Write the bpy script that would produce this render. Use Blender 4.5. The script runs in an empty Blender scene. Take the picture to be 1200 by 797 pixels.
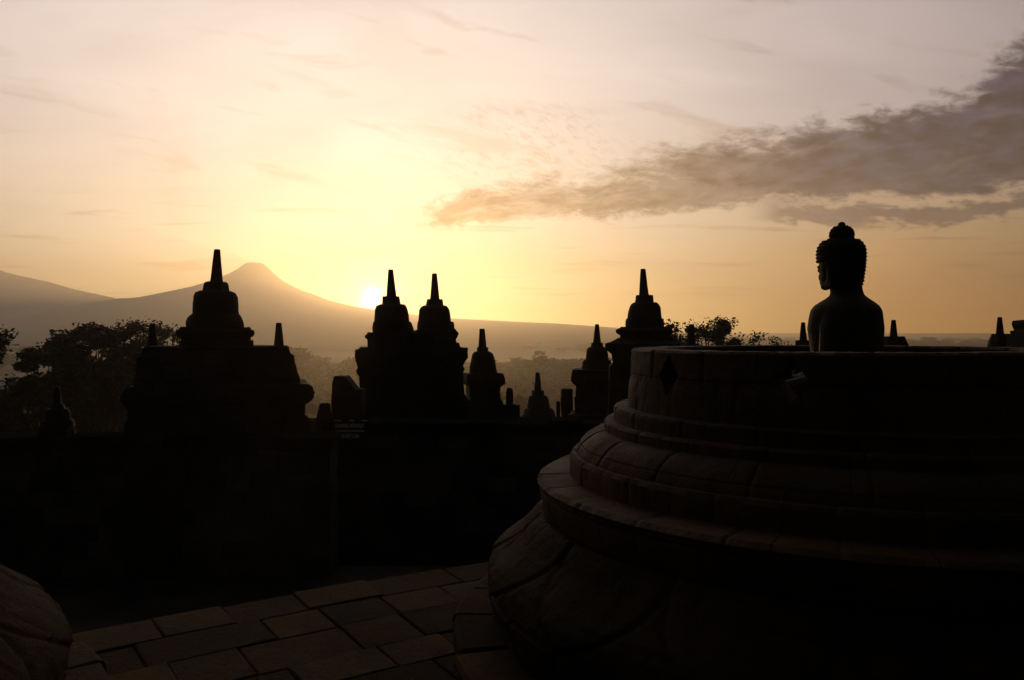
import bpy, bmesh, math, random
import numpy as np
from mathutils import Vector, Matrix, noise as mnoise
R = math.radians
random.seed(7); rng = np.random.default_rng(7)
scene = bpy.context.scene
COL = scene.collection

# ------------------------------------------------------------------ camera
F, CX, HY, EYE = 924.0, 600.0, 394.0, 1.65       # focal length in photo pixels, principal x, horizon row, eye height
cam_d = bpy.data.cameras.new('camera'); cam = bpy.data.objects.new('camera', cam_d); COL.objects.link(cam)
cam.location = (0, 0, EYE); cam.rotation_euler = (R(90), 0, 0)
cam_d.sensor_width = 36.0; cam_d.lens = F / 1200 * 36; cam_d.shift_y = -4.5 / 1200
cam_d.clip_start = 0.05; cam_d.clip_end = 20000
scene.camera = cam

# ------------------------------------------------------------------ sky
SUN_AZ, SUN_EL = R(-10.05), R(2.70)
SDIR = Vector((math.sin(SUN_AZ) * math.cos(SUN_EL), math.cos(SUN_AZ) * math.cos(SUN_EL), math.sin(SUN_EL)))
world = bpy.data.worlds.new('World'); scene.world = world; world.use_nodes = True
nt = world.node_tree; nt.nodes.clear()

class G:                                            # a small node-graph writer
    def __init__(s, tree): s.t = tree
    def n(s, kind, **kw):
        nd = s.t.nodes.new(kind)
        for k, v in kw.items(): setattr(nd, k, v)
        return nd
    def put(s, sock, v):
        if isinstance(v, bpy.types.NodeSocket): s.t.links.new(v, sock)
        elif v is not None: sock.default_value = v
    def m(s, op, a, b=None, c=None, clamp=False):
        nd = s.n('ShaderNodeMath', operation=op, use_clamp=clamp)
        for i, v in enumerate((a, b, c)): s.put(nd.inputs[i], v)
        return nd.outputs[0]
    def vm(s, op, a, b=None):
        nd = s.n('ShaderNodeVectorMath', operation=op)
        s.put(nd.inputs[0], a)
        if b is not None: s.put(nd.inputs[1], b)
        return nd.outputs['Value'] if op in ('DOT_PRODUCT', 'LENGTH') else nd.outputs[0]
    def mr(s, v, a, b, c, d, smooth=True):
        nd = s.n('ShaderNodeMapRange', interpolation_type='SMOOTHSTEP' if smooth else 'LINEAR', clamp=True)
        for i, x in enumerate((v, a, b, c, d)): s.put(nd.inputs[i], x)
        return nd.outputs[0]
    def mix(s, f, a, b, blend='MIX'):
        nd = s.n('ShaderNodeMix', data_type='RGBA', blend_type=blend)
        s.put(nd.inputs[0], f); s.put(nd.inputs[6], a); s.put(nd.inputs[7], b)
        return nd.outputs[2]
    def noise(s, v, scale, detail=4, rough=0.55, dist=0.0):
        nd = s.n('ShaderNodeTexNoise'); s.put(nd.inputs['Vector'], v)
        nd.inputs['Scale'].default_value = scale; nd.inputs['Detail'].default_value = detail
        nd.inputs['Roughness'].default_value = rough; nd.inputs['Distortion'].default_value = dist
        return nd.outputs[0]
    def comb(s, x, y, z):
        nd = s.n('ShaderNodeCombineXYZ')
        for i, v in enumerate((x, y, z)): s.put(nd.inputs[i], v)
        return nd.outputs[0]
    def curve(s, v, pts):
        nd = s.n('ShaderNodeFloatCurve'); cm = nd.mapping; c = cm.curves[0]
        cm.use_clip = False
        c.points[0].location = pts[0]; c.points[1].location = pts[-1]
        for p in pts[1:-1]: c.points.new(*p)
        cm.update(); s.put(nd.inputs['Value'], v)
        return nd.outputs[0]

g = G(nt)
tc = g.n('ShaderNodeTexCoord').outputs['Generated']
dirv = g.vm('NORMALIZE', tc)
sx = g.n('ShaderNodeSeparateXYZ'); g.put(sx.inputs[0], dirv)
Xd, Yd, Zd = sx.outputs
Yc = g.m('MAXIMUM', Yd, 0.12)
u = g.m('DIVIDE', Xd, Yc); v = g.m('DIVIDE', Zd, Yc)
u = g.m('MAXIMUM', g.m('MINIMUM', u, 3.0), -3.0); v = g.m('MAXIMUM', g.m('MINIMUM', v, 3.0), -0.2)
c = g.m('MAXIMUM', g.vm('DOT_PRODUCT', dirv, tuple(SDIR)), 0.0)
sky = g.n('ShaderNodeTexSky'); sky.sky_type = 'NISHITA'; sky.sun_disc = False
sky.sun_elevation = SUN_EL; sky.sun_rotation = SUN_AZ; sky.dust_density = 2.0; sky.air_density = 1.2
nish = g.mix(1.0, sky.outputs[0], (0.10, 0.10, 0.10, 1), 'MULTIPLY')
# a thin veil of high cloud lit by the low sun: bright round the sun, yellow low down and cream high up
B = g.m('MULTIPLY', g.m('POWER', c, 2.2), 1.27)
far = g.mr(c, 0.80, 0.985, 1.0, 0.0)
low = g.mix(far, (1.32, 0.96, 0.22, 1), (2.15, 0.88, 0.04, 1))
midc = g.mix(far, (1.0, 0.87, 0.68, 1), (1.12, 0.70, 0.32, 1))
hic = g.mix(far, (0.97, 0.85, 0.77, 1), (0.84, 0.70, 0.68, 1))
veil = g.mix(g.mr(v, -0.02, 0.16, 0.0, 1.0), low, midc)
veil = g.mix(g.mr(v, 0.10, 0.30, 0.0, 1.0), veil, hic)
veil = g.mix(1.0, veil, g.comb(B, B, B), 'MULTIPLY')
glow0 = g.m('MULTIPLY', g.m('POWER', c, 60), 0.02)
glow = g.m('ADD', 0.0, g.m('MULTIPLY', g.m('POWER', c, 1500), 2.2))
glow = g.m('ADD', glow, g.m('MULTIPLY', g.m('POWER', c, 16000), 14.0))
veil = g.mix(1.0, veil, g.mix(1.0, (0.85, 0.84, 0.74, 1), g.comb(glow0, glow0, glow0), 'MULTIPLY'), 'ADD')
veil = g.mix(1.0, veil, g.mix(1.0, (1.0, 0.88, 0.56, 1), g.comb(glow, glow, glow), 'MULTIPLY'), 'ADD')
# soft unevenness of the veil
sv = g.comb(g.m('MULTIPLY', u, 1.0), g.m('MULTIPLY', v, 3.2), 0.0)
n_soft = g.noise(sv, 2.6, 5, 0.5, 0.6)
k = g.mr(n_soft, 0.3, 0.7, 0.90, 1.07)
veil = g.mix(1.0, veil, g.comb(k, k, k), 'MULTIPLY')
skyc = g.mix(1.0, g.mix(0.88, nish, veil), (0.007, 0.008, 0.011, 1), 'ADD')
# cloud bank to the right
warp = g.noise(g.comb(g.m('MULTIPLY', u, 1.0), g.m('MULTIPLY', v, 2.0), 1.7), 7.0, 9, 0.66, 0.3)
warp2 = g.noise(g.comb(g.m('MULTIPLY', u, 1.0), g.m('MULTIPLY', v, 2.6), 4.1), 30.0, 7, 0.68, 0.4)
w = g.m('ADD', g.m('MULTIPLY', g.m('SUBTRACT', warp, 0.5), 0.125), g.m('MULTIPLY', g.m('SUBTRACT', warp2, 0.5), 0.085))
def vv(y): return (HY - y) / F
def uu(x): return (x - CX) / F
top = g.curve(u, [(uu(430), vv(266)), (uu(480), vv(250)), (uu(560), vv(226)), (uu(640), vv(208)), (uu(760), vv(186)), (uu(870), vv(158)), (uu(1000), vv(134)), (uu(1120), vv(104)), (uu(1200), vv(48)), (uu(1400), vv(10))])
bot = g.curve(u, [(uu(430), vv(268)), (uu(480), vv(266)), (uu(640), vv(262)), (uu(800), vv(250)), (uu(880), vv(243)), (uu(1000), vv(236)), (uu(1200), vv(222)), (uu(1400), vv(200))])
d_top = g.m('SUBTRACT', g.m('ADD', top, w), v)
d_bot = g.m('SUBTRACT', g.m('ADD', v, g.m('MULTIPLY', w, 0.45)), bot)
bank = g.m('MULTIPLY', g.mr(d_top, -0.010, 0.034, 0, 1), g.mr(d_bot, -0.004, 0.012, 0, 1))
bank = g.m('MULTIPLY', bank, g.mr(u, uu(430), uu(520), 0.0, 1.0))
# ribbon under the bank
rib = g.curve(u, [(uu(850), vv(252)), (uu(900), vv(249)), (uu(1000), vv(252)), (uu(1100), vv(250)), (uu(1200), vv(238)), (uu(1400), vv(215))])
d_r = g.m('ABSOLUTE', g.m('SUBTRACT', g.m('ADD', v, g.m('MULTIPLY', w, 0.5)), rib))
ribm = g.m('MULTIPLY', g.mr(d_r, 0.006, 0.018, 1, 0), g.mr(u, uu(865), uu(930), 0, 1))
# mackerel patch left of the bank
mk = g.noise(g.comb(g.m('MULTIPLY', u, 1.0), g.m('ADD', g.m('MULTIPLY', v, 2.2), g.m('MULTIPLY', u, 0.7)), 2.3), 62.0, 6, 0.66, 0.6)
ell = g.m('ADD', g.m('POWER', g.m('DIVIDE', g.m('SUBTRACT', u, uu(615)), 0.165), 2.0), g.m('POWER', g.m('DIVIDE', g.m('SUBTRACT', v, vv(170)), 0.078), 2.0))
mkm = g.m('MULTIPLY', g.m('MULTIPLY', g.mr(mk, 0.44, 0.70, 0, 1), g.mr(ell, 0.0, 1.0, 1, 0)), 0.60)
# thin streaks low in the sky
st = g.noise(g.comb(g.m('MULTIPLY', u, 1.0), g.m('MULTIPLY', v, 13.0), 9.2), 6.5, 5, 0.55, 0.3)
stm = g.m('MULTIPLY', g.m('MULTIPLY', g.mr(st, 0.56, 0.70, 0, 1), g.m('MULTIPLY', g.mr(v, 0.02, 0.06, 0, 1), g.mr(v, 0.13, 0.20, 1, 0))), 0.80)
st2 = g.noise(g.comb(g.m('MULTIPLY', u, 1.0), g.m('ADD', g.m('MULTIPLY', v, 4.5), g.m('MULTIPLY', u, 0.9)), 3.2), 6.0, 5, 0.55, 0.5)
stm2 = g.m('MULTIPLY', g.m('MULTIPLY', g.mr(st2, 0.55, 0.72, 0, 1), g.mr(v, 0.14, 0.22, 0, 1)), 0.42)
dens = g.noise(g.comb(g.m('MULTIPLY', u, 1.0), g.m('ADD', g.m('MULTIPLY', v, 3.0), g.m('MULTIPLY', u, -0.5)), 5.5), 11.0, 7, 0.6, 0.6)
thick = g.mr(dens, 0.34, 0.52, g.mr(u, uu(560), uu(900), 0.62, 0.88), 1.0)
bankd = g.m('MULTIPLY', g.m('MAXIMUM', bank, g.m('MULTIPLY', ribm, 0.8)), thick)
Bc = g.m('MULTIPLY', g.m('POWER', c, 2.2), 0.075)
shade = g.mr(g.noise(g.comb(u, g.m('MULTIPLY', v, 2.4), 7.0), 20.0, 8, 0.65, 0.3), 0.32, 0.68, 0.3, 1.7)
Bc = g.m('MULTIPLY', g.m('ADD', Bc, 0.012), shade)
cloudc = g.mix(1.0, g.mix(far, (3.4, 2.3, 1.5, 1), (0.70, 0.66, 1.20, 1)), g.comb(Bc, Bc, Bc), 'MULTIPLY')
thinc = g.mix(1.0, skyc, (0.66, 0.55, 0.46, 1), 'MULTIPLY')
skyc = g.mix(g.m('MAXIMUM', g.m('MAXIMUM', stm, stm2), mkm), skyc, thinc)
skyc = g.mix(bankd, skyc, cloudc)
bg = g.n('ShaderNodeBackground'); g.put(bg.inputs[0], skyc); bg.inputs[1].default_value = 1.0
out = g.n('ShaderNodeOutputWorld'); nt.links.new(bg.outputs[0], out.inputs[0])

# ------------------------------------------------------------------ sun
sd = bpy.data.lights.new('sun', 'SUN'); so = bpy.data.objects.new('sun', sd); COL.objects.link(so)
sd.energy = 2.9; sd.angle = R(0.5); sd.color = (1.0, 0.65, 0.31)
so.rotation_euler = (-SDIR).to_track_quat('-Z', 'Y').to_euler()

# ------------------------------------------------------------------ exposure and render
vs = scene.view_settings; vs.view_transform = 'Standard'; vs.look = 'None'; vs.exposure = 0.0; vs.gamma = 1.0
scene.render.engine = 'CYCLES'
scene.cycles.use_denoising = True
scene.cycles.max_bounces = 6; scene.cycles.volume_bounces = 0
scene.cycles.sample_clamp_indirect = 4.0
scene.render.film_transparent = False

# ================================================================== helpers
def tag(o, label, cat=None, group=None, kind=None):
    o['label'] = label
    if cat: o['category'] = cat
    if group: o['group'] = group
    if kind: o['kind'] = kind
    return o
def empty(name, loc, rz=0.0):
    o = bpy.data.objects.new(name, None); COL.objects.link(o)
    o.location = loc; o.rotation_euler = (0, 0, rz); o.empty_display_size = 0.2
    return o
def link(name, bm, mat, parent=None, loc=None, smooth=False, local=False):
    """bm in world coordinates (or local=True); becomes ONE mesh object, its origin at loc or at its parent's"""
    me = bpy.data.meshes.new(name)
    base = Vector(parent['_loc']) if parent is not None and '_loc' in parent else (Vector(loc) if loc is not None else Vector((0, 0, 0)))
    if not local: bmesh.ops.translate(bm, verts=bm.verts, vec=-base)
    bmesh.ops.recalc_face_normals(bm, faces=bm.faces)
    bm.to_mesh(me); bm.free()
    if smooth:
        for p in me.polygons: p.use_smooth = True
        if smooth is not True: me.set_sharp_from_angle(angle=smooth)
    me.materials.append(mat)
    o = bpy.data.objects.new(name, me); COL.objects.link(o)
    if parent is not None: o.parent = parent
    elif loc is not None: o.location = base
    return o
def thing(name, loc, label, cat, group=None):
    o = empty(name, loc); o['_loc'] = [float(x) for x in loc]
    return tag(o, label, cat, group)
def clean():
    for o in bpy.data.objects:
        if '_loc' in o: del o['_loc']
def copy_tree(o, parent=None):
    cc = o.copy(); COL.objects.link(cc)
    if parent is not None: cc.parent = parent
    for ch in list(o.children): copy_tree(ch, cc)
    return cc
def at(x, y, d):
    return Vector(((x - CX) / F * d, d, EYE - (y - HY) / F * d))
def zat(y, d): return EYE - (y - HY) / F * d
def xat(x, d): return (x - CX) / F * d

def box(bm, x0, x1, y0, y1, z0, z1, jit=0.0, bev=0.0):
    vs_ = [bm.verts.new((x + random.uniform(-jit, jit), y + random.uniform(-jit, jit), z + random.uniform(-jit, jit)))
           for z in (z0, z1) for (x, y) in ((x0, y0), (x1, y0), (x1, y1), (x0, y1))]
    fs = [bm.faces.new([vs_[i] for i in q]) for q in ((3, 2, 1, 0), (4, 5, 6, 7), (0, 1, 5, 4), (1, 2, 6, 5), (2, 3, 7, 6), (3, 0, 4, 7))]
    if bev:
        es = {e for f in fs for e in f.edges}
        bmesh.ops.bevel(bm, geom=list(es), offset=bev, segments=2, affect='EDGES', profile=0.6)
def rings(bm, rs, cap=True):
    """rs: list of rings of coordinates, all of the same length"""
    vr = [[bm.verts.new(p) for p in r] for r in rs]
    n = len(vr[0])
    for a, b in zip(vr, vr[1:]):
        for i in range(n):
            bm.faces.new((a[i], a[(i + 1) % n], b[(i + 1) % n], b[i]))
    if cap:
        bm.faces.new(vr[0][::-1]); bm.faces.new(vr[-1])
    return vr
def circle(cx, cy, z, r, n=32, jit=0.0):
    return [(cx + (r + random.uniform(-jit, jit)) * math.cos(2 * math.pi * i / n), cy + (r + random.uniform(-jit, jit)) * math.sin(2 * math.pi * i / n), z) for i in range(n)]
def rect(cx, cy, z, hx, hy, m=7, jit=0.0, rz=0.0):
    pts = []
    cs = [(-1, -1), (1, -1), (1, 1), (-1, 1)]
    for i in range(4):
        a, b = cs[i], cs[(i + 1) % 4]
        for k_ in range(m):
            t = k_ / m
            x = (a[0] + (b[0] - a[0]) * t) * hx + random.uniform(-jit, jit)
            y = (a[1] + (b[1] - a[1]) * t) * hy + random.uniform(-jit, jit)
            pts.append((cx + x * math.cos(rz) - y * math.sin(rz), cy + x * math.sin(rz) + y * math.cos(rz), z + random.uniform(-jit, jit) * 0.6))
    return pts
def revolve(bm, prof, cx, cy, n=96, cap=True, disp=None):
    rs = []
    for j, (r, z) in enumerate(prof):
        ring = []
        for i in range(n):
            th = 2 * math.pi * i / n
            rr, zz = r, z
            if disp: rr, zz = disp(th, j, r, z)
            ring.append((cx + rr * math.cos(th), cy + rr * math.sin(th), zz))
        rs.append(ring)
    rings(bm, rs, cap)
def dens(pts, step):
    o = [pts[0]]
    for a, b in zip(pts, pts[1:]):
        L = math.hypot(b[0] - a[0], b[1] - a[1]); k_ = max(1, int(round(L / step)))
        for i in range(1, k_ + 1): o.append((a[0] + (b[0] - a[0]) * i / k_, a[1] + (b[1] - a[1]) * i / k_))
    return o
def tube(bm, pts, rad, n=7):
    rs = []
    for i, p in enumerate(pts):
        p = Vector(p)
        t = (Vector(pts[min(i + 1, len(pts) - 1)]) - Vector(pts[max(i - 1, 0)])).normalized()
        a = t.cross(Vector((0, 1, 0.13))).normalized(); b = t.cross(a)
        rs.append([tuple(p + (a * math.cos(2 * math.pi * q / n) + b * math.sin(2 * math.pi * q / n)) * rad[i]) for q in range(n)])
    rings(bm, rs)

# ------------------------------------------------------------------ materials
def material(name): 
    m_ = bpy.data.materials.new(name); m_.use_nodes = True
    m_.node_tree.nodes.clear(); gg = G(m_.node_tree)
    p = gg.n('ShaderNodeBsdfPrincipled'); o = gg.n('ShaderNodeOutputMaterial')
    m_.node_tree.links.new(p.outputs[0], o.inputs[0])
    return m_, gg, p
def stone(name, c1, c2, scale=3.0, rough=0.85, bump=0.5, brick=None, coord='Object', polar=False, each=0.0, spec=0.12):
    m_, gg, p = material(name)
    co = gg.n('ShaderNodeTexCoord').outputs[coord]
    n1 = gg.noise(co, scale, 8, 0.62); n2 = gg.noise(co, scale * 9, 6, 0.65); n3 = gg.noise(co, scale * 0.35, 3, 0.5)
    f = gg.m('ADD', gg.m('MULTIPLY', n1, 0.6), gg.m('MULTIPLY', n3, 0.4))
    colr = gg.mix(gg.mr(f, 0.34, 0.66, 0, 1), c1, c2)
    lich = gg.mr(gg.noise(co, scale * 2.3, 5, 0.7), 0.60, 0.72, 0, 0.55)
    colr = gg.mix(lich, colr, (c2[0] * 1.45, c2[1] * 1.45, c2[2] * 1.30, 1))
    if each:
        ri = gg.n('ShaderNodeNewGeometry').outputs['Random Per Island']
        kk = gg.mr(ri, 0.0, 1.0, 1 - each, 1 + each, False)
        colr = gg.mix(1.0, colr, gg.comb(kk, kk, kk), 'MULTIPLY')
    h = gg.m('ADD', gg.m('MULTIPLY', n1, 0.55), gg.m('MULTIPLY', n2, 0.45))
    vo = gg.n('ShaderNodeTexVoronoi'); gg.put(vo.inputs['Vector'], co); vo.inputs['Scale'].default_value = scale * 16
    pits = gg.mr(vo.outputs['Distance'], 0.05, 0.32, 0, 1)
    h = gg.m('ADD', h, gg.m('MULTIPLY', pits, 0.35))
    if brick:
        bw, bh = brick
        vec = co
        if polar:
            s_ = gg.n('ShaderNodeSeparateXYZ'); gg.put(s_.inputs[0], co)
            th = gg.m('ARCTAN2', s_.outputs[1], s_.outputs[0])
            vec = gg.comb(gg.m('MULTIPLY', th, polar), s_.outputs[2], 0.0)
        else:
            s_ = gg.n('ShaderNodeSeparateXYZ'); gg.put(s_.inputs[0], co)
            vec = gg.comb(gg.m('ADD', s_.outputs[0], s_.outputs[1]), s_.outputs[2], 0.0)
        bt = gg.n('ShaderNodeTexBrick'); gg.put(bt.inputs['Vector'], vec)
        bt.inputs['Scale'].default_value = 1.0; bt.inputs['Brick Width'].default_value = bw; bt.inputs['Row Height'].default_value = bh
        bt.inputs['Mortar Size'].default_value = 0.006; bt.inputs['Mortar Smooth'].default_value = 0.4
        bt.inputs['Color1'].default_value = (0.75, 0.75, 0.75, 1); bt.inputs['Color2'].default_value = (1.25, 1.22, 1.18, 1); bt.inputs['Mortar'].default_value = (0.45, 0.45, 0.45, 1)
        colr = gg.mix(1.0, colr, bt.outputs['Color'], 'MULTIPLY')
        h = gg.m('SUBTRACT', h, gg.m('MULTIPLY', bt.outputs['Fac'], 1.6))
    b = gg.n('ShaderNodeBump'); b.inputs['Strength'].default_value = bump; b.inputs['Distance'].default_value = 0.02
    gg.put(b.inputs['Height'], h)
    m_.node_tree.links.new(b.outputs[0], p.inputs['Normal'])
    gg.put(p.inputs['Base Color'], colr)
    gg.put(p.inputs['Roughness'], gg.mr(n1, 0.3, 0.7, rough - 0.13, rough + 0.08))
    p.inputs['Specular IOR Level'].default_value = spec
    return m_
def plain(name, col, rough=0.6, var=0.25, scale=20):
    m_, gg, p = material(name)
    co = gg.n('ShaderNodeTexCoord').outputs['Object']
    k_ = gg.mr(gg.noise(co, scale, 4, 0.6), 0.3, 0.7, 1 - var, 1 + var)
    gg.put(p.inputs['Base Color'], gg.mix(1.0, (*col, 1), gg.comb(k_, k_, k_), 'MULTIPLY'))
    p.inputs['Roughness'].default_value = rough; p.inputs['Specular IOR Level'].default_value = 0.25
    return m_
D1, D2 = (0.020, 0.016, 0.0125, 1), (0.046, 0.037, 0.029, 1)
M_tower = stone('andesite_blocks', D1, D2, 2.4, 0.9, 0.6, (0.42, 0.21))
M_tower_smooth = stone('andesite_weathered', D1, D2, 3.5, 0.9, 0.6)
M_coping = stone('dimmed_coping', (0.010, 0.009, 0.006, 1), (0.022, 0.019, 0.013, 1), 2.0, 0.95, 0.7, spec=0.0)  # darker than the masonry: dimming of the sky-lit wall top put into the colour
M_wall = stone('andesite_wall', (0.030, 0.025, 0.020, 1), (0.085, 0.071, 0.057, 1), 2.0, 0.9, 0.7, each=0.5, spec=0.04)
M_stupa = stone('andesite_stupa', (0.027, 0.0145, 0.0064, 1), (0.074, 0.040, 0.0175, 1), 3.0, 0.82, 0.7, (0.62, 0.205), polar=1.9, spec=0.16)
M_petal = stone('andesite_petals', (0.014, 0.0085, 0.0042, 1), (0.040, 0.024, 0.0115, 1), 3.4, 0.82, 0.8, spec=0.05)
M_pave = stone('andesite_paving', (0.011, 0.0068, 0.0034, 1), (0.066, 0.039, 0.0170, 1), 2.2, 0.86, 1.0, each=0.6, spec=0.045)
M_statue = stone('andesite_statue', (0.022, 0.017, 0.013, 1), (0.045, 0.035, 0.026, 1), 5.0, 0.85, 0.35)
M_leaf = plain('dark_leaves', (0.022, 0.030, 0.012), 0.6, 0.5, 0.8)
M_bark = plain('bark', (0.055, 0.042, 0.030), 0.9, 0.4, 6)
M_forest = plain('forest_leaves', (0.022, 0.028, 0.012), 0.7, 0.5, 0.05)
M_ground = plain('ground', (0.055, 0.055, 0.030), 0.95, 0.4, 0.03)
M_hill = plain('hillside', (0.060, 0.060, 0.045), 0.95, 0.3, 0.01)
M_board = plain('sign_board', (0.010, 0.010, 0.010), 0.6, 0.1)
M_white = plain('white_paint', (0.78, 0.77, 0.74), 0.5, 0.08)

# ================================================================== setting
def hgt(x, y):
    """height of the land: the monument's hill, then the plain, rising a little towards far low hills"""
    r = math.hypot(x, y - 4)
    z = -9.0 - 23.0 * min(1, max(0, (r - 32) / 55)) ** 0.8 if r > 32 else -9.0
    if y > 1100: z += 10.0 * min(1, (y - 1100) / 1700)
    if y > 3500: z += 42.0 * min(1, (y - 3500) / 1400) ** 1.3
    z += 2.2 * math.sin(x * 0.011 + 1) * math.sin(y * 0.009) * min(1, max(0, (r - 90) / 200))
    return z
def axis(lo, hi, near, mid):
    a = [0.0]
    s = near
    while a[-1] < hi: a.append(a[-1] + s); s *= mid
    b = [0.0]; s = near
    while b[-1] > lo: b.append(b[-1] - s); s *= mid
    a[-1] = hi; b[-1] = lo
    return sorted(set(a + b))
bm = bmesh.new()
gx = axis(-4600, 4600, 7, 1.075); gy = axis(-400, 4960, 7, 1.055)
grid = [[bm.verts.new((x, y, hgt(x, y) + random.uniform(-0.3, 0.3))) for x in gx] for y in gy]
for j in range(len(gy) - 1):
    for i in range(len(gx) - 1):
        bm.faces.new((grid[j][i], grid[j][i + 1], grid[j + 1][i + 1], grid[j + 1][i]))
tag(link('ground', bm, M_ground, smooth=True), 'dark plain and hillside below the monument', kind='structure')

def lerp_tab(tab, x):
    if x <= tab[0][0]: return tab[0][1]
    for (a, b), (c_, d_) in zip(tab, tab[1:]):
        if x <= c_: return b + (d_ - b) * (x - a) / (c_ - a)
    return tab[-1][1]
def fbm(x, y, s):
    v_ = 0.0
    for o in range(4):
        f_ = 2 ** o / s
        v_ += math.sin(x * f_ * 6.1 + 1.3 * o + 2 * math.sin(y * f_ * 3.7)) * math.sin(y * f_ * 5.3 + 0.7 * o) / 2 ** o
    return v_
def mountain(name, label, px, d, left, right, zb, rmax, back=0.5, gully=0.06):
    """a cone with different flanks to either side; tables give height above the plain at a distance from the summit"""
    cx = xat(px, d)
    bm = bmesh.new(); rs = []
    nth = 140; radii = [0, 4, 9, 15, 22, 32, 45, 60, 80, 105, 135, 170, 210, 260, 320, 390, 470, 560, 670, 800, 950, 1150, 1400, 1700, 2050, 2400]
    radii = [r for r in radii if r < rmax] + [rmax]
    for r in radii[1:]:
        ring = []
        for i in range(nth):
            th = 2 * math.pi * i / nth
            f = 0.5 + 0.5 * math.cos(th)
            f = f * f * (3 - 2 * f)
            h = lerp_tab(right, r) * f + lerp_tab(left, r) * (1 - f)
            side = abs(math.sin(th))
            h *= 1 - gully * side * (0.5 + 0.5 * math.sin(th * 17 + 3 * math.sin(r * 0.012))) * min(1, r / 60)
            h += fbm(th * 40, r * 0.4, 60) * 2.2 * min(1, r / 60)
            ring.append((cx + r * math.cos(th), d + r * math.sin(th) * (back if math.sin(th) > 0 else 1), zb + max(h, 0) - (6 if r == radii[-1] else 0)))
        rs.append(ring)
    vr = rings(bm, rs, cap=False)
    bm.faces.new(vr[0])
    return tag(link(name, bm, M_hill, smooth=True), label, kind='structure')
DV = 3500.0; mpp = DV / F
def tab(px0, pts, zb):                              # outline points to (distance from the summit, height above zb)
    return [(abs(x - px0) * mpp, zat(y, DV) - zb) for x, y in pts]
ZB = -22.0
mountain('volcano', 'flat topped volcano rising behind the left tower through haze', 299, DV,
         tab(299, [(299, 307.5), (291, 308.0), (287, 309.6), (283.5, 312.5), (276, 318), (266, 323), (250, 330), (232, 337), (212, 343), (180, 350), (150, 353.5), (110, 361), (60, 374), (0, 388), (-60, 396), (-160, 406)], ZB),
         tab(299, [(299, 307.5), (306, 308.2), (310, 310.2), (314, 314), (320, 320), (331, 329), (345, 336.5), (362, 343), (382, 350), (402, 356), (420, 360.5), (450, 365), (490, 370), (535, 374), (600, 377.5), (690, 383), (780, 390), (880, 398), (1000, 405)], ZB),
         ZB, 2600)
DV2 = 4000.0; mpp = DV2 / F; DV_ = DV; DV = DV2
mountain('mountain', 'long mountain shoulder sloping down from the left edge', -75, DV2,
         tab(-75, [(-75, 315), (-120, 318), (-200, 330), (-300, 350), (-500, 400)], ZB),
         tab(-75, [(-75, 315), (-50, 314), (-25, 313.5), (0, 316), (10, 320), (28, 325), (40, 327), (60, 331), (76, 337), (110, 344), (132, 348.5), (152, 352.5), (200, 362), (260, 374), (330, 388), (420, 400), (520, 406)], ZB),
         ZB, 2650, 0.33)
DV = DV_

# haze: one closed box of thin even air round the whole scene
bm = bmesh.new(); box(bm, -5600, 5600, -460, 5020, -60, 352)
m_haze = bpy.data.materials.new('haze_air'); m_haze.use_nodes = True; m_haze.node_tree.nodes.clear()
gg = G(m_haze.node_tree); pv = gg.n('ShaderNodeVolumePrincipled'); mo = gg.n('ShaderNodeOutputMaterial')
pv.inputs['Color'].default_value = (0.98, 0.86, 0.70, 1); pv.inputs['Density'].default_value = 0.00038; pv.inputs['Anisotropy'].default_value = 0.74
m_haze.node_tree.links.new(pv.outputs[0], mo.inputs['Volume'])
tag(link('haze', bm, m_haze), 'thin golden morning haze over the valley', kind='stuff')

bm = bmesh.new(); box(bm, -2600, 2600, 760, 3300, -58, -21.5)
m_mist = bpy.data.materials.new('mist_air'); m_mist.use_nodes = True; m_mist.node_tree.nodes.clear()
gg = G(m_mist.node_tree); pv = gg.n('ShaderNodeVolumePrincipled'); mo = gg.n('ShaderNodeOutputMaterial')
pv.inputs['Color'].default_value = (0.99, 0.86, 0.62, 1); pv.inputs['Density'].default_value = 0.0024; pv.inputs['Anisotropy'].default_value = 0.6
m_mist.node_tree.links.new(pv.outputs[0], mo.inputs['Volume'])
tag(link('mist', bm, m_mist), 'low pale mist lying among the trees of the valley', kind='stuff')

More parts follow.
